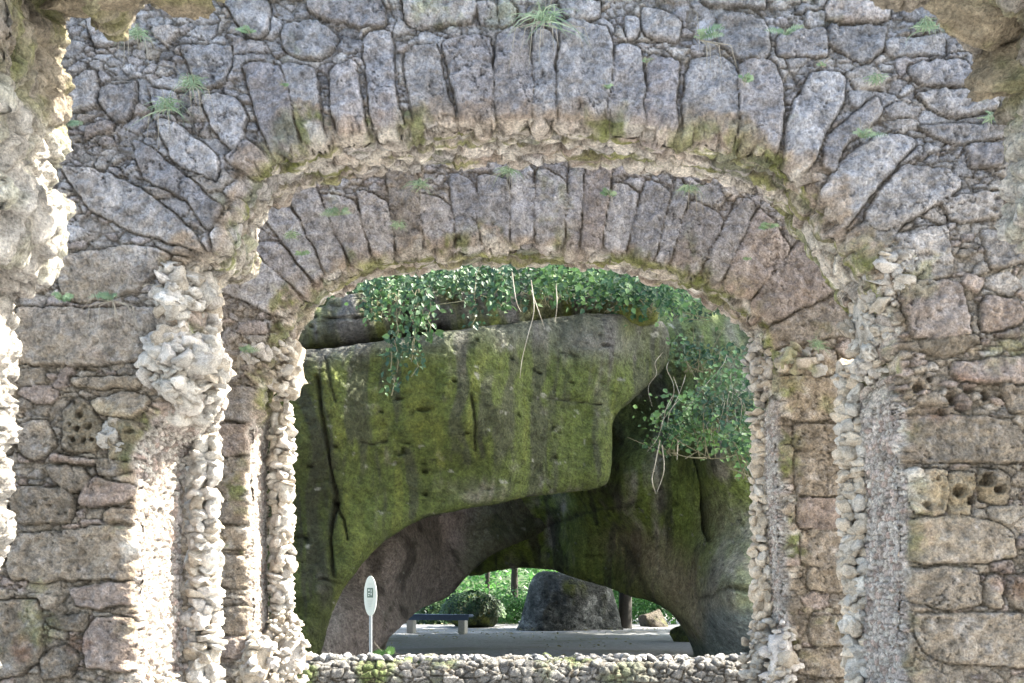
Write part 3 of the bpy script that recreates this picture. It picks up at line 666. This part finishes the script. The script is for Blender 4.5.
# ============================================================ boulders in the passage
def boulder(name, label, c, rad, seed, col, moss, sub=5, group='boulders beyond the cave', cat='boulder', angular=.3):
    lumps_o = lumps(name, [(*c, *rad, .12)], M_ROCK, None, seed, sub, .12, angular, [np.array(col)], moss)
    return tag(lumps_o, label, cat, group)
def speck(cols, p, bx, by):
    n_ = fbm(*p.T, 3.5, 5, .7); cols = mix(cols, [.30, .31, .31], sstep(.05, .35, n_)*.8); return mix(cols, [.03, .035, .035], sstep(.05, .3, -n_)*.8)
bo = rock('boulder', 'large dark grey weathered boulder standing in the centre of the cave passage', [(520, 640), (524, 620), (528, 600), (533, 581), (541, 573), (562, 574), (590, 580), (611, 585), (618, 602), (624, 625), (626, 640), (570, 644)],
     lin([(530, 590, 34.3), (575, 600, 33.6), (615, 600, 34.4)]), 2.6, .5, (500, 560, 640, 660), .9, dict(moss=.0, base=(.10, .105, .105), brownz=speck, amp=.5, seed=17, streak=.3))
bo['category'] = 'boulder'; bo['group'] = 'boulders beyond the cave'
boulder('boulder', 'small rounded boulder covered in dark green ivy beside the bench', (at(472, 0, 37)[0], 37.5, .35), (1.0, .8, .75), 72, (.05, .07, .035), .8)
boulder('boulder', 'low brown boulder behind the tree trunk at the edge of the gravel', (at(652, 0, 38)[0], 38, .15), (.75, .6, .55), 73, (.12, .10, .08), .4, 4)
boulder('boulder', 'low green mossy boulder at the right foot of the cave arch', (at(690, 0, 27)[0], 27, .12), (.75, .6, .40), 74, (.09, .11, .05), .8, 4)

# ============================================================ bench, sign, tree
def box_mesh(name, boxes, mat, parent=None, bev=.006):
    import bmesh
    bm = bmesh.new()
    from mathutils import Matrix
    for (cx, cy, cz, sx, sy, sz) in boxes:
        rr = bmesh.ops.create_cube(bm, size=1, matrix=Matrix.Translation((cx, cy, cz)) @ Matrix.Diagonal((sx, sy, sz, 1)))
    bmesh.ops.bevel(bm, geom=bm.edges[:], offset=bev, segments=2, affect='EDGES')
    me = bpy.data.meshes.new(name); bm.to_mesh(me); bm.free(); me.materials.append(mat)
    o = bpy.data.objects.new(name, me); C.objects.link(o)
    if parent is not None: o.parent = parent
    return o
M_BENCH = plain('blue_grey_timber', (.06, .10, .19), .5, 0, .3, 20)
M_CONC = plain('pale_concrete', (.42, .42, .42), .9, 0, .4, 40)
bx_, by_ = at(437, 0, 32)[0], 32.0
bench = root('bench', 'long blue grey plank bench on pale block feet beside the ivy covered boulder', 'bench', (bx_, by_, 0)); bench.rotation_euler.z = R(-14)
box_mesh('seat', [(0, -.13+.14*i, .47, 1.9, .125, .07) for i in range(3)], M_BENCH, bench, .012)
box_mesh('front_rail', [(0, -.21, .40, 1.86, .03, .10)], M_BENCH, bench, .008)
box_mesh('leg', [(-.72, 0, .19, .18, .32, .42)], M_CONC, bench, .02); box_mesh('leg', [(.72, 0, .19, .18, .32, .42)], M_CONC, bench, .02)
# oval sign on its pole
sX, sY, sZ = at(370.5, 596, 13.0)
M_PLATE = plain('sign_enamel', (.36, .40, .38), .35, 0, 0, 12, .06); M_INK = plain('sign_ink', (.05, .09, .075), .5, 0, 0, 12, .1)
M_POLE = plain('galvanised_pole', (.22, .24, .26), .5, .5, 0, 30, .15); M_INK2 = plain('sign_small_print', (.30, .34, .32), .5, 0, 0, 12, .1)
sign = root('information_sign', 'pale oval sign plate with a dark square panel on a thin grey pole', 'sign', (sX, sY, 0)); sign.rotation_euler.z = R(-22)
def disc(name, cx, cy, cz, rx, rz, th, mat, parent, n=48):
    V = []; 
    for (yy, k) in ((-th/2, .97), (-th/2+.003, 1), (th/2-.003, 1), (th/2, .97)):
        for i in range(n):
            a = 6.28318*i/n; V.append((cx+math.cos(a)*rx*k, cy+yy, cz+math.sin(a)*rz*k))
    Fq = [[r_*n+i, r_*n+(i+1) % n, (r_+1)*n+(i+1) % n, (r_+1)*n+i] for r_ in range(3) for i in range(n)]
    me = bpy.data.meshes.new(name); me.from_pydata(V, [], Fq+[list(range(n)), list(range(3*n, 4*n))[::-1]]); me.materials.append(mat)
    o = bpy.data.objects.new(name, me); C.objects.link(o); o.parent = parent; return o
disc('plate', 0, 0, sZ, .078, .218, .016, M_PLATE, sign)
pn = box_mesh('panel', [(0, -.0105, sZ+.035, .072, .004, .105)], M_INK, sign, .001)
box_mesh('symbol', [(-.012, -.0145, sZ+.062, .016, .003, .02), (.016, -.0145, sZ+.058, .010, .003, .028), (-.010, -.0145, sZ+.028, .022, .003, .012), (.016, -.0145, sZ+.022, .012, .003, .03), (-.014, -.0145, sZ+.006, .012, .003, .012)], M_PLATE, pn, .001)
for i in range(5): box_mesh('printed_line', [(0, -.0105, sZ-.045-.017*i, .07-.008*i, .003, .006)], M_INK2, sign, .001)
box_mesh('printed_line', [(0, -.0105, sZ+.13, .05, .003, .008)], M_INK2, sign, .001)
def tube(name, pts, rads, mat, parent=None, n=10, col=None, jitter=0):
    P = np.array(pts, float); m = len(P); V = []; T = np.gradient(P, axis=0); 
    for i in range(m):
        t = T[i]/(np.linalg.norm(T[i])+1e-9); u = np.cross(t, [0.13, .97, .2]); u /= np.linalg.norm(u); v = np.cross(t, u)
        for j in range(n):
            a = 6.28318*j/n; rr = rads[i]*(1+jitter*math.sin(3*a+i*.5)); V.append(P[i]+rr*(math.cos(a)*u+math.sin(a)*v))
    Fq = [[i*n+j, i*n+(j+1) % n, (i+1)*n+(j+1) % n, (i+1)*n+j] for i in range(m-1) for j in range(n)]
    return np.array(V), np.array(Fq)
def tubes(name, lst, mat, parent=None, n=6, jitter=0):
    Vs = []; Fs = []; off = 0
    for pts, rads in lst:
        V, Fq = tube('', pts, rads, mat, n=n, jitter=jitter); Vs.append(V); Fs.append(Fq+off); off += len(V)
    V = np.concatenate(Vs); return npmesh(name, V, np.concatenate(Fs), mat, parent, None)
po = tubes('pole', [([(sX, sY+.02, 0), (sX, sY+.02, sZ*.5), (sX, sY+.02, sZ+.1)], [.017]*3)], M_POLE, sign, 12)
po.matrix_parent_inverse = sign.matrix_basis.inverted()

# ---- leaves
LEAF = np.array([(0, 0, 0), (-.38, .35, .08), (.38, .35, .08), (0, .45, -.02), (-.25, .75, .05), (.25, .75, .05), (0, 1.08, -.06)])
LEAF_F = np.array([(0, 3, 1), (0, 2, 3), (1, 3, 4), (3, 2, 5), (4, 3, 6), (3, 5, 6)])
def leaves(name, P, size, mat, parent=None, seed=0, down=.5, face=(0, -1, .5), spread=.9, tint=None, narrow=1., dirs=None):
    g = np.random.default_rng(seed); P = np.asarray(P, float); n = len(P)
    nrm = np.asarray(face)[None]+g.normal(size=(n, 3))*spread*.6; nrm /= np.linalg.norm(nrm, axis=1)[:, None]
    d = (g.normal(size=(n, 3))+np.array([0, 0, -down*2]))if dirs is None else dirs+g.normal(size=(n, 3))*.15
    d -= (d*nrm).sum(1)[:, None]*nrm; d /= np.linalg.norm(d, axis=1)[:, None]+1e-9
    u = np.cross(d, nrm); sz = size*g.uniform(.45, 1.45, n)
    L = LEAF*np.array([narrow, 1, 1])
    V = P[:, None, :]+sz[:, None, None]*(L[None, :, 0, None]*u[:, None]+L[None, :, 1, None]*d[:, None]+L[None, :, 2, None]*nrm[:, None])
    Fc = (LEAF_F[None]+np.arange(n)[:, None, None]*7).reshape(-1, 3)
    cl_ = fbm(P[:, 0], P[:, 1], P[:, 2], 2.2, 2); t = np.clip(g.random(n)**1.6*.8+cl_*.8, 0, 1) if tint is None else np.clip(tint+g.uniform(-.2, .2, n), 0, 1)
    return npmesh(name, V.reshape(-1, 3), Fc, mat, parent, np.repeat(np.repeat(t, 7)[:, None], 3, 1), smooth=False)
M_BARK = plain('dark_bark', (.03, .026, .022), .95, 0, .8, 14)
M_TWIG = plain('dry_root', (.27, .24, .19), .9, 0, .3, 30); M_STEM = plain('vine_stem', (.13, .12, .07), .9, 0, .3, 30)
def blob_pts(g, c, rad, n, clumps=12, tight=.38):
    c = np.array(c); rad = np.array(rad); cc = g.normal(size=(clumps, 3)); cc /= np.linalg.norm(cc, axis=1)[:, None]; cc = c+cc*rad*g.uniform(.3, .85, (clumps, 1))
    k = g.integers(0, clumps, n); return cc[k]+g.normal(size=(n, 3))*rad*tight
def tree(label, x, y, r, h, crown_r, seed, n=2600, ls=.17):
    g = np.random.default_rng(seed); t = root('tree', label, 'tree', (x, y, 0), 'trees beyond the cave')
    lst = [([(x, y, -.1), (x+.03, y, h*.25), (x-.05, y, h*.5), (x+.08, y, h)], [r*1.25, r, r*.85, r*.35])]
    for i in range(7):
        a = g.uniform(0, 6.28); z = h*g.uniform(.45, .9); L = crown_r*g.uniform(.5, .9)
        lst.append(([(x, y, z), (x+math.cos(a)*L*.5, y+math.sin(a)*L*.5, z+L*.35), (x+math.cos(a)*L, y+math.sin(a)*L, z+L*.5)], [r*.4, r*.22, r*.06]))
    tubes('trunk', lst, M_BARK, t, 10, .05)
    leaves('crown', blob_pts(g, (x, y, h*.85), (crown_r, crown_r, crown_r*.8), n, 26, .2), ls, L_WOOD, t, seed, .3, (0, 0, 1), 1.2)
tree('dark straight tree trunk standing just right of the large grey boulder', at(625, 0, 36)[0], 36, .17, 9, 2.6, 81)
tree('thin dark tree in the bright wood left of the large grey boulder', at(514, 0, 48)[0], 48, .13, 9, 2.6, 82)
SH = [(2, 37, 'tall unseen tree added for shade behind the large grey boulder'), (8, 36, 'tall unseen tree added for shade right of the passage'), (14.5, 37, 'outermost unseen tree added for shade right of the passage'), (3, 45, 'unseen tree added for shade farther back behind the large grey boulder'),
      (9, 44, 'unseen tree added for shade farther back on the right'), (15, 45, 'farthest right of the unseen trees added for shade'), (-4, 41, 'unseen tree added for shade behind the bench'), (9, 28, 'unseen tree added for shade next to the right rock'), (11, 20, 'unseen tree added for shade, rising behind the right rock')]
for i, (tx, ty, lab) in enumerate(SH): tree(lab, tx, ty, .2, 11 if ty > 21 else 15, 4.2, 400+i, 4200, .30)  # unseen trees, added so their crowns shade the gravel and the ledge ivy
tree('slender tree at the far wood edge above the bench', at(487, 0, 52)[0], 52, .10, 9, 2.6, 83)
# wood beyond the cave: one mass of leaves, plus a bank of undergrowth
g = np.random.default_rng(90)
pts = np.concatenate([np.stack([g.uniform(-14, 18, 42000), g.uniform(45, 64, 42000), g.uniform(0, 1, 42000)**1.4*7], 1)])
nz = fbm(pts[:, 0], pts[:, 1], pts[:, 2], .55, 3); pts = pts[nz > -.12]; pts[:, 2] += sstep(44, 64, pts[:, 1])*1.2
leaves('woodland', pts, .22, L_WOOD, None, 91, .2, (0, -.3, 1), 1.2); tag(bpy.data.objects['woodland'], 'mass of bright green woodland leaves glimpsed beyond the cave', 'foliage', None, 'stuff')
def shrub(name, label, c, rad, n, size, mat, seed, cat='shrub', group=None, down=.4, tight=.33, clumps=14, stems=6, face=(0, -1, .6)):
    g = np.random.default_rng(seed); t = root(name, label, cat, (c[0], c[1], c[2]-rad[2]), group)
    leaves('leaves', blob_pts(g, c, rad, n, clumps, tight), size, mat, t, seed, down, face)
    lst = []
    for i in range(stems):
        a = np.array(c)+np.array([g.uniform(-.4, .4)*rad[0], .1, -rad[2]]); b = np.array(c)+g.normal(size=3)*np.array(rad)*.5
        m_ = (a+b)/2+g.normal(size=3)*.1*np.array(rad); lst.append(([a, m_, b], [size*.14, size*.1, size*.04]))
    tubes('stem', lst, M_STEM, t, 5); return t
for i, (px, Y, rx, rz, lab) in enumerate([(655, 41, 1.5, .8, 'bright fern like undergrowth behind the low brown boulder'), (612, 44, 1.4, 1.0, 'leafy bush right behind the large grey boulder'),
                                      (505, 41, .9, .7, 'light green bush between the ivy covered boulder and the large boulder'), (440, 40, 1.5, .6, 'dark green bush behind the bench')]):
    c = (at(px, 0, Y)[0], Y, rz*.7); shrub('shrub', lab, c, (rx, .8, rz), 1800, .11, L_WOOD if i != 3 else L_IVY, 100+i, group='bushes beyond the cave')
# ivy on the boulder
g = np.random.default_rng(95); c = np.array((at(472, 0, 37)[0], 37.5, .35)); d = g.normal(size=(2200, 3)); d /= np.linalg.norm(d, axis=1)[:, None]; d[:, 2] = np.abs(d[:, 2])
leaves('ivy', c+d*np.array([1.0, .82, .76]), .08, L_IVY, None, 95, .5, (0, -.6, .6)); tag(bpy.data.objects['ivy'], 'dark ivy covering the small boulder by the bench', 'ivy')

# ============================================================ plants on the rocks
def hang(label, px0, py0, px1, py1, Y, n, size, seed, w=10, name='hanging_ivy', mat=None, cat='ivy', strands=4):
    g = np.random.default_rng(seed); t = root(name, label, cat, at(px0, py0, Y), 'ivy hanging over the cave rocks'); P = []; lst = []
    for s in range(strands):
        o = g.uniform(-w, w); L = g.uniform(.55, 1); line = []
        for i in range(9):
            f = i/8*L; line.append(at(px0+(px1-px0)*f+o+g.normal()*2, py0+(py1-py0)*f, Y-.12*math.sin(f*3)+g.normal()*.02))
        lst.append((line, [.006]*9)); line = np.array(line)
        k = g.integers(0, 8, n//strands); f = g.random(n//strands)[:, None]; P.append(line[k]*(1-f)+line[k+1]*f+g.normal(size=(n//strands, 3))*np.array([.07, .05, .04]))
    leaves('leaves', np.concatenate(P), size, mat or L_IVY, t, seed, .8); tubes('stem', lst, M_STEM, t, 5); return t
hang('long strand of ivy hanging down the mossy block on its left side', 404, 290, 402, 400, 14.7, 260, .066, 201, 12)
hang('ivy curtain at the left end of the ledge', 385, 275, 378, 330, 14.7, 200, .066, 202, 16)
hang('short thick ivy hanging left of the pale roots', 492, 268, 486, 328, 15.0, 260, .066, 203, 16)
hang('thin ivy strand right beside the longest strand', 425, 285, 424, 345, 14.8, 130, .08, 204, 8)
for i, (px, py, Y, rx, rz, n, lab) in enumerate([(405, 284, 15.3, 1.0, .28, 900, 'ivy clump at the left end of the ledge'), (480, 275, 15.6, 1.0, .30, 1100, 'ivy clump above the short hanging ivy'),
    (560, 278, 15.9, 1.1, .32, 1300, 'ivy clump in the middle of the ledge behind the pale roots'), (630, 290, 16.2, .9, .28, 1100, 'leafy growth over the right nose of the mossy block'), (690, 300, 17.5, .9, .25, 700, 'leafy spray beyond the nose of the mossy block')]):
    c = at(px, py, Y); shrub('ivy_clump', lab, c, (rx, .5, rz), n, .068, L_IVY if i not in (2, 3) else L_FRESH, 210+i, 'ivy', 'ivy growing along the ledge', .4, .36, 16, 4)
for i, (px, py, Y, rx, rz, n, lab) in enumerate([(700, 350, 17.6, .75, .30, 260, 'uppermost leafy shrub on the dark right rock'), (725, 395, 16.6, .8, .5, 620, 'dense shrub on the right rock beside the rear arch'),
    (700, 425, 16.9, .7, .45, 460, 'broad leaved shrub rooted in the right rock above the moss'), (745, 440, 16.2, .45, .5, 420, 'bright leaved shrub against the right shaft of the rear arch'), (672, 430, 17.4, .45, .35, 260, 'sparse shrub at the left edge of the right rock')]):
    c = at(px, py, Y-.5); shrub('shrub', lab, c, (rx, .35, rz), n, .066, L_IVY if i in (0, 1) else L_FRESH, 230+i, 'shrub', 'shrubs on the right rock', .4, .26, 16, 12)
# moss cushion on ledge
# pale dead roots
def roots(label, lines, Y, seed, r=.007):
    g = np.random.default_rng(seed); t = root('dead_root', label, 'root', at(*lines[0][0], Y), 'pale roots hanging from the rocks'); lst = []
    for ln in lines:
        P = smooth_poly(ln, 5, False); lst.append(([at(a, b, Y-.15+.05*math.sin(i)) for i, (a, b) in enumerate(P)], list(np.linspace(r, r*.35, len(P)))))
    tubes('strand', lst, M_TWIG, t, 6)
roots('forked pale root hanging over the mossy block from the ledge ivy', [[(531, 280), (534, 310), (528, 335), (522, 360), (520, 378)], [(531, 290), (540, 315), (545, 330)], [(512, 272), (516, 300), (521, 312)], [(556, 285), (557, 305), (555, 322)]], 14.7, 1)
roots('pair of thin pale roots on the right rock', [[(660, 440), (655, 465), (652, 480), (656, 494)], [(662, 445), (664, 470), (657, 492)], [(678, 440), (677, 460)]], 16.6, 2, .010)
g = np.random.default_rng(77); tl_ = []
for i in range(14):
    a, b = g.uniform(655, 745), g.uniform(350, 420); ln = [(a, b)]
    for k in range(4): a += g.normal()*7-2; b += g.uniform(8, 20); ln.append((a, b))
    tl_.append(ln)
roots('tangle of thin roots among the right shrubs', tl_, 16.1, 3, .004)
g = np.random.default_rng(78); n_ = 2600; lx = g.uniform(-6, 7, n_); ly = g.uniform(13, 44, n_); kp = fbm(lx, ly, lx*0, .7, 3)+.12*(ly < 20) > .0
leaves('fallen_leaves', np.stack([lx, ly, np.full(n_, .06)], 1)[kp], .07, L_DRY, None, 79, 0, (0, 0, 1), .3); tag(bpy.data.objects['fallen_leaves'], 'scattered dry leaves lying on the gravel', 'leaf litter', None, 'stuff')

# ---- tufts on the arch masonry
def tuft(label, px, py, Y, kind, size, seed, mat=None, roots_n=0):
    g = np.random.default_rng(seed); o = np.array(at(px, py, Y-.05)); Vs = []; Fs = []; Cs = []; off = 0
    def blade(a, b, c_, w, n=6, t=0.5):
        nonlocal off
        f = np.linspace(0, 1, n)[:, None]; P = (1-f)**2*a+2*f*(1-f)*b+f*f*c_; T = np.gradient(P, axis=0); u = np.cross(T, [0, 1, .3]); u /= np.linalg.norm(u, axis=1)[:, None]+1e-9
        ww = w*(1-f**1.5)+w*.05; V = np.stack([P-u*ww, P+u*ww], 1).reshape(-1, 3); Vs.append(V)
        Fs.append(np.array([[2*i+off, 2*i+1+off, 2*i+3+off, 2*i+2+off] for i in range(n-1)])); Cs.append(np.full((len(V), 3), t)); off += len(V)
    nb = {'grass': 60, 'fern': 8, 'herb': 12}[kind]; lean = g.uniform(-.5, .5)
    for i in range(nb):
        a = g.normal()*.75+lean; L = size*g.uniform(.3, 1.15)
        dirv = np.array([math.sin(a)*.85, -.25-.3*g.random(), math.cos(a)*g.uniform(.5, 1.1)])
        if kind == 'fern' or kind == 'herb': dirv = np.array([math.sin(a*1.2)*.9, -.45, math.cos(a)*g.uniform(.2, 1.)])
        mid = o+dirv*L*.5; end = o+dirv*L*np.array([1, 1, .35])+np.array([0, 0, -L*.15])
        if kind == 'grass': blade(o+g.normal(size=3)*np.array([.035, .01, .02]), mid+g.normal(size=3)*L*.12, end+np.array([0, 0, -L*g.uniform(0, .7)])+g.normal(size=3)*L*.1, .0022+size*.004, 6, g.random())
        else:
            m = 11; f = np.linspace(0, 1, m)[:, None]; P = (1-f)**2*o+2*f*(1-f)*mid+f*f*end; T = np.gradient(P, axis=0); T /= np.linalg.norm(T, axis=1)[:, None]
            u = np.cross(T, [0, -.9, .4]); u /= np.linalg.norm(u, axis=1)[:, None]; tt = g.random(); blade(o, mid, end, .0025, 6, tt)
            for j in range(1, m):
                l = L*(.20 if kind == 'fern' else .26)*math.sin(math.pi*(.15+.8*j/m)); 
                for sgn in (-1, 1):
                    e = P[j]+sgn*u[j]*l+T[j]*l*.35+g.normal(size=3)*.003
                    blade(P[j], (P[j]+e)/2+np.array([0, -.004, .004]), e, l*(.15 if kind == 'fern' else .24), 4, tt)
    V = np.concatenate(Vs); name = {'grass': 'grass_tuft', 'fern': 'fern', 'herb': 'wall_herb'}[kind]
    t = root(name, label, {'grass': 'grass tuft', 'fern': 'fern', 'herb': 'plant'}[kind], tuple(o), 'plants growing in the masonry joints')
    npmesh('leaves', V, np.concatenate(Fs), mat or {'grass': L_FERN, 'fern': L_FERN, 'herb': L_HERB}[kind], t, np.concatenate(Cs), False)
    dry = []
    for i in range(int(g.integers(2, 7))):
        e = o+np.array([g.normal()*size*.6, -.04, size*g.uniform(-.7, .9)]); dry.append(([o+g.normal(size=3)*.015, (o+e)/2+np.array([g.normal()*.02, -.05, size*.2]), e], [.0018, .0014, .0008]))
    tubes('dry_stalk', dry, M_TWIG, t, 4)
    if roots_n:
        lst = []
        for i in range(roots_n):
            e = o+np.array([g.normal()*size*.45, .0, -size*g.uniform(.5, 1.2)]); m_ = o+np.array([(e-o)[0]*.8, -.05, -size*.25]); lst.append(([o, m_, e], [.003, .0025, .001]))
        tubes('dry_blade', lst, M_TWIG, t, 5)
A1, B1 = 7.97, 10.45
TF = [('grassy tuft with trailing dry roots hanging high at upper left', 138, 35, A1, 'grass', .17, 6), ('blue green grass tuft below the trailing dry roots', 168, 108, A1, 'grass', .20, 3),
 ('faint grass tuft with long dry stalks right of the blue green tuft', 192, 85, A1, 'grass', .18, 6), ('small bright rosette near the top left of the front arch', 250, 33, A1, 'herb', .09, 0),
 ('tiny fern in the shadow beside the near pier', 66, 125, A1, 'fern', .12, 2), ('large grass clump with hanging roots above the middle wedge stones', 545, 20, A1, 'grass', .26, 9),
 ('small dark sprig between two wedge stones right of centre', 647, 62, A1, 'herb', .05, 0), ('feathery stalks with yellow leaves above the right wedge stones', 700, 40, A1, 'fern', .20, 5),
 ('two leaved sprig on the face of a right wedge stone', 745, 82, A1, 'herb', .10, 0), ('little fern at the top edge of the right shoulder', 786, 35, A1, 'fern', .13, 0),
 ('tiny bright green sprig on the right shoulder', 822, 66, A1, 'herb', .05, 0), ('dark green cushion plant in a right hand joint', 877, 80, A1, 'grass', .09, 0),
 ('dark green grass tuft near the top right corner', 925, 27, A1, 'grass', .15, 0), ('blue green fern lying over the right diagonal stones', 862, 138, A1, 'fern', .15, 0),
 ('small grass tuft in the joint near the right edge', 991, 118, A1, 'grass', .07, 0), ('fern with dry roots on the cornice block at left', 112, 300, A1, 'fern', .18, 6),
 ('low bright herb on the left end of the cornice block', 62, 300, A1, 'herb', .10, 0), ('sprig hidden behind the left wedge stones of the front arch', 284, 86, A1, 'herb', .05, 0),
 ('sprig beside the grass clump between wedge stones', 606, 88, A1, 'herb', .06, 0), ('pale fern drooping on the left haunch of the rear arch', 340, 215, B1, 'fern', .16, 0),
 ('small herb left on the rear arch face', 300, 255, B1, 'herb', .10, 0), ('tuft below the pale fern on the rear arch', 398, 225, B1, 'grass', .11, 0),
 ('dry grass tuft in the left crown of the rear arch', 420, 185, B1, 'grass', .16, 4), ('grass tuft with dry blades at the crown of the rear arch', 508, 172, B1, 'grass', .17, 5),
 ('bright green rosette right of the crown of the rear arch', 608, 195, B1, 'herb', .11, 2), ('grass tuft on the right crown of the rear arch', 688, 190, B1, 'grass', .16, 4),
 ('small herb on the right haunch of the rear arch', 768, 228, B1, 'herb', .10, 0), ('tiny dark sprig low on the right haunch of the rear arch', 746, 260, B1, 'herb', .06, 0),
 ('fern with trailing roots on the left capital of the rear arch', 243, 352, B1, 'fern', .16, 5), ('little grass tuft in the left spandrel of the rear arch', 292, 235, B1, 'grass', .08, 0),
 ('green fringe on the right capital block of the rear arch', 815, 345, B1, 'grass', .13, 0)]
for i, q in enumerate(TF): tuft(*q[:5], q[5]*{'grass': 1.15, 'fern': 1.15, 'herb': 1.0}[q[4]], 300+i, None, q[6])
tuft('yellow leaved spray hanging into view at the top right', 876, -12, 5.6, 'fern', .16, 350, L_PALE)
tuft('leafy weed growing on the left end of the low wall behind the sign', 386, 655, 12.6, 'herb', .22, 351, L_IVY)
